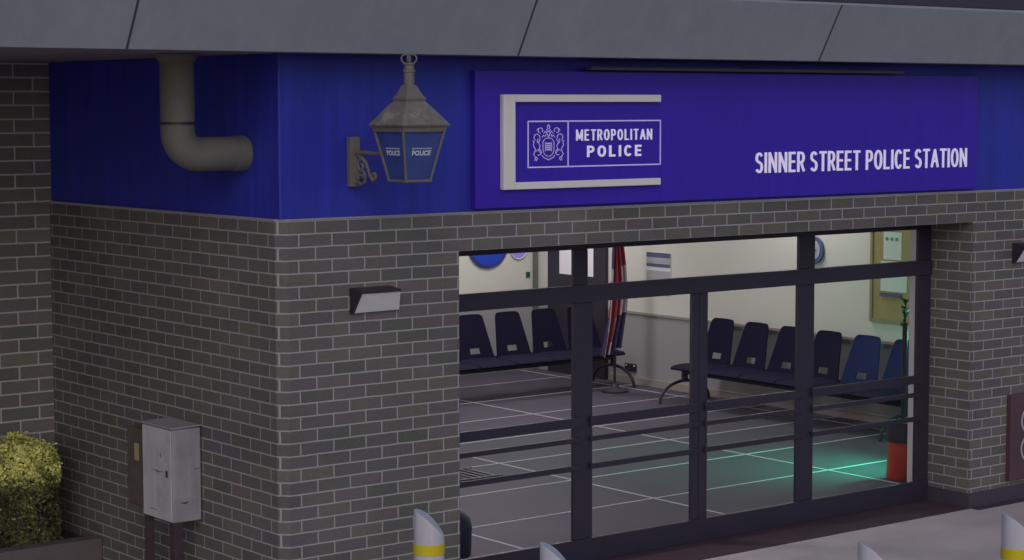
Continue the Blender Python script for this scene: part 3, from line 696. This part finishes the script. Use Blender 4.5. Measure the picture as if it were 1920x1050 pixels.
bx('hand', M['black'], CL, (8.460, 8.4635, 3.925, 3.935, 1.64, 1.72)); bx('hand', M['black'], CL, (8.456, 8.4595, 3.87, 3.93, 1.635, 1.645))
NB_ = thing('notice_board', (8.49, 2.85, 1.0), 'brown cork notice board with pinned papers on the cream wall', 'notice board')
bx('frame', M['corkframe'], NB_, (8.475, 8.4985, 2.50, 3.19, 1.00, 1.03), (8.475, 8.4985, 2.50, 3.19, 2.05, 2.08), (8.475, 8.4985, 3.16, 3.19, 1.0305, 2.0495), (8.475, 8.4985, 2.50, 2.53, 1.0305, 2.0495))
bx('cork_panel', M['cork'], NB_, (8.485, 8.498, 2.531, 3.159, 1.031, 2.049))
bx('paper_sheet', M['paper'], NB_, (8.482, 8.4845, 2.81, 3.03, 1.60, 1.86)); bx('paper_sheet', M['paper'], NB_, (8.482, 8.4845, 2.74, 3.06, 1.30, 1.585))
for k in range(3): bx('printed_mark', M['green'], NB_, (8.480, 8.4815, 2.85+.06*k, 2.885+.06*k, 1.78, 1.81))
bx('pen_tray', M['navyprint'], NB_, (8.470, 8.4845, 2.80, 3.06, 1.255, 1.285))
SK = thing('wall_socket', (8.49, 6.63, .17), 'small dark double socket low on the grey dado', 'socket')
bx('plate', M['steel'], SK, (8.491, 8.4995, 6.54, 6.73, .165, .25), bevel=.003)
for q in (6.56, 6.69): bx('switch', M['white'], SK, (8.488, 8.4905, q, q+.02, .22, .235))
# back wall items
RD = thing('wall_roundel', (7.8, 8.28, 1.2), 'large plain blue disc on the cream back wall', 'disc')
bm = nb(); disc(bm, (7.80,8.289,1.51), .29, (0,-1,0), .02, 48); finish(bm, 'rim', M['roundelrim'], RD)
bm = nb(); disc(bm, (7.80,8.2685,1.51), .262, (0,-1,0), .004, 48); finish(bm, 'face', M['roundel'], RD)
R2 = thing('wall_plate_disc', (8.24, 8.28, 1.3), 'small pale lavender disc right of the large blue disc', 'disc')
bm = nb(); disc(bm, (8.24,8.289,1.43), .125, (0,-1,0), .012); finish(bm, 'face', M['lavender'], R2)
bm = nb(); tube(bm, [Vector((8.24+.125*math.cos(R(a)), 8.277, 1.43+.125*math.sin(R(a)))) for a in range(0,361,12)], .006, 6); finish(bm, 'rim', M['white'], R2)
SW = thing('light_switch', (8.38, 8.28, 1.1), 'small green grey switch on the back wall below the lavender disc', 'switch')
bx('plate', M['leafdark'], SW, (8.35, 8.41, 8.281, 8.2895, 1.085, 1.15), bevel=.003); bx('rocker', M['steel'], SW, (8.37, 8.39, 8.277, 8.2805, 1.10, 1.13))
GR = thing('floor_grille', (3.8, 3.4, .03), 'dark slatted floor grille just inside the left pane', 'grille')
bx('slats', M['black'], GR, *[(3.45+.07*k, 3.485+.07*k, 3.17, 3.55, .0345, .042) for k in range(8)])
for q in (3.135, 3.555): bx('rim', M['steel'], GR, (3.42, 4.02, q, q+.03, .0345, .043))
DB = thing('waste_bin', (1.9, 1.0, .03), 'dark domed bin inside the glass beside the brick edge', 'bin')
bm = nb(); lathe(bm, (1.90,1.0,0), [(.13,.031),(.155,.05),(.160,.22)], 28); finish(bm, 'body', M['black'], DB, smooth=True)
bm = nb(); lathe(bm, (1.90,1.0,0), [(.163,.221),(.163,.235),(.150,.29),(.115,.335),(.06,.358),(.01,.362)], 28); finish(bm, 'lid', M['black'], DB, smooth=True)

# red planter with stake and leaves
PT = thing('potted_plant', (6.42, .98, .03), 'red pot with black collar, tall dark stake and green leaves at its top', 'plant')
px, py = 6.47, 1.02
bm = nb(); lathe(bm, (px,py,0), [(.115,.031),(.125,.05),(.112,.34)], 28); finish(bm, 'pot', M['red'], PT, smooth=True)
bm = nb(); lathe(bm, (px,py,0), [(.113,.341),(.130,.345),(.130,.40),(.118,.47),(.118,.50),(.05,.505)], 28); finish(bm, 'collar', M['black'], PT, smooth=True)
bm = nb(); tube(bm, [(px+.01,py,.50),(px+.015,py,1.30)], .021, 12); finish(bm, 'stake', M['black'], PT, smooth=True)
bm = nb()
for i in range(34):
    a = rng.uniform(0, 6.28); z = 1.24+rng.random()*.25; ln = rng.uniform(.04, .08); s_ = Vector((px+.01, py, z)); d = Vector((math.cos(a)*.7, math.sin(a)*.7, rng.uniform(.1,.9))).normalized()
    sd_ = d.cross(Vector((0,0,1))).normalized()*.014
    q = [s_, s_+d*ln*.5+sd_, s_+d*ln, s_+d*ln*.5-sd_]; bm.faces.new([bm.verts.new(p) for p in q])
tube(bm, [(px+.015,py,1.28),(px+.005,py,1.38),(px+.02,py,1.46)], .007, 6)
finish(bm, 'leaves', M['leafdark'], PT)
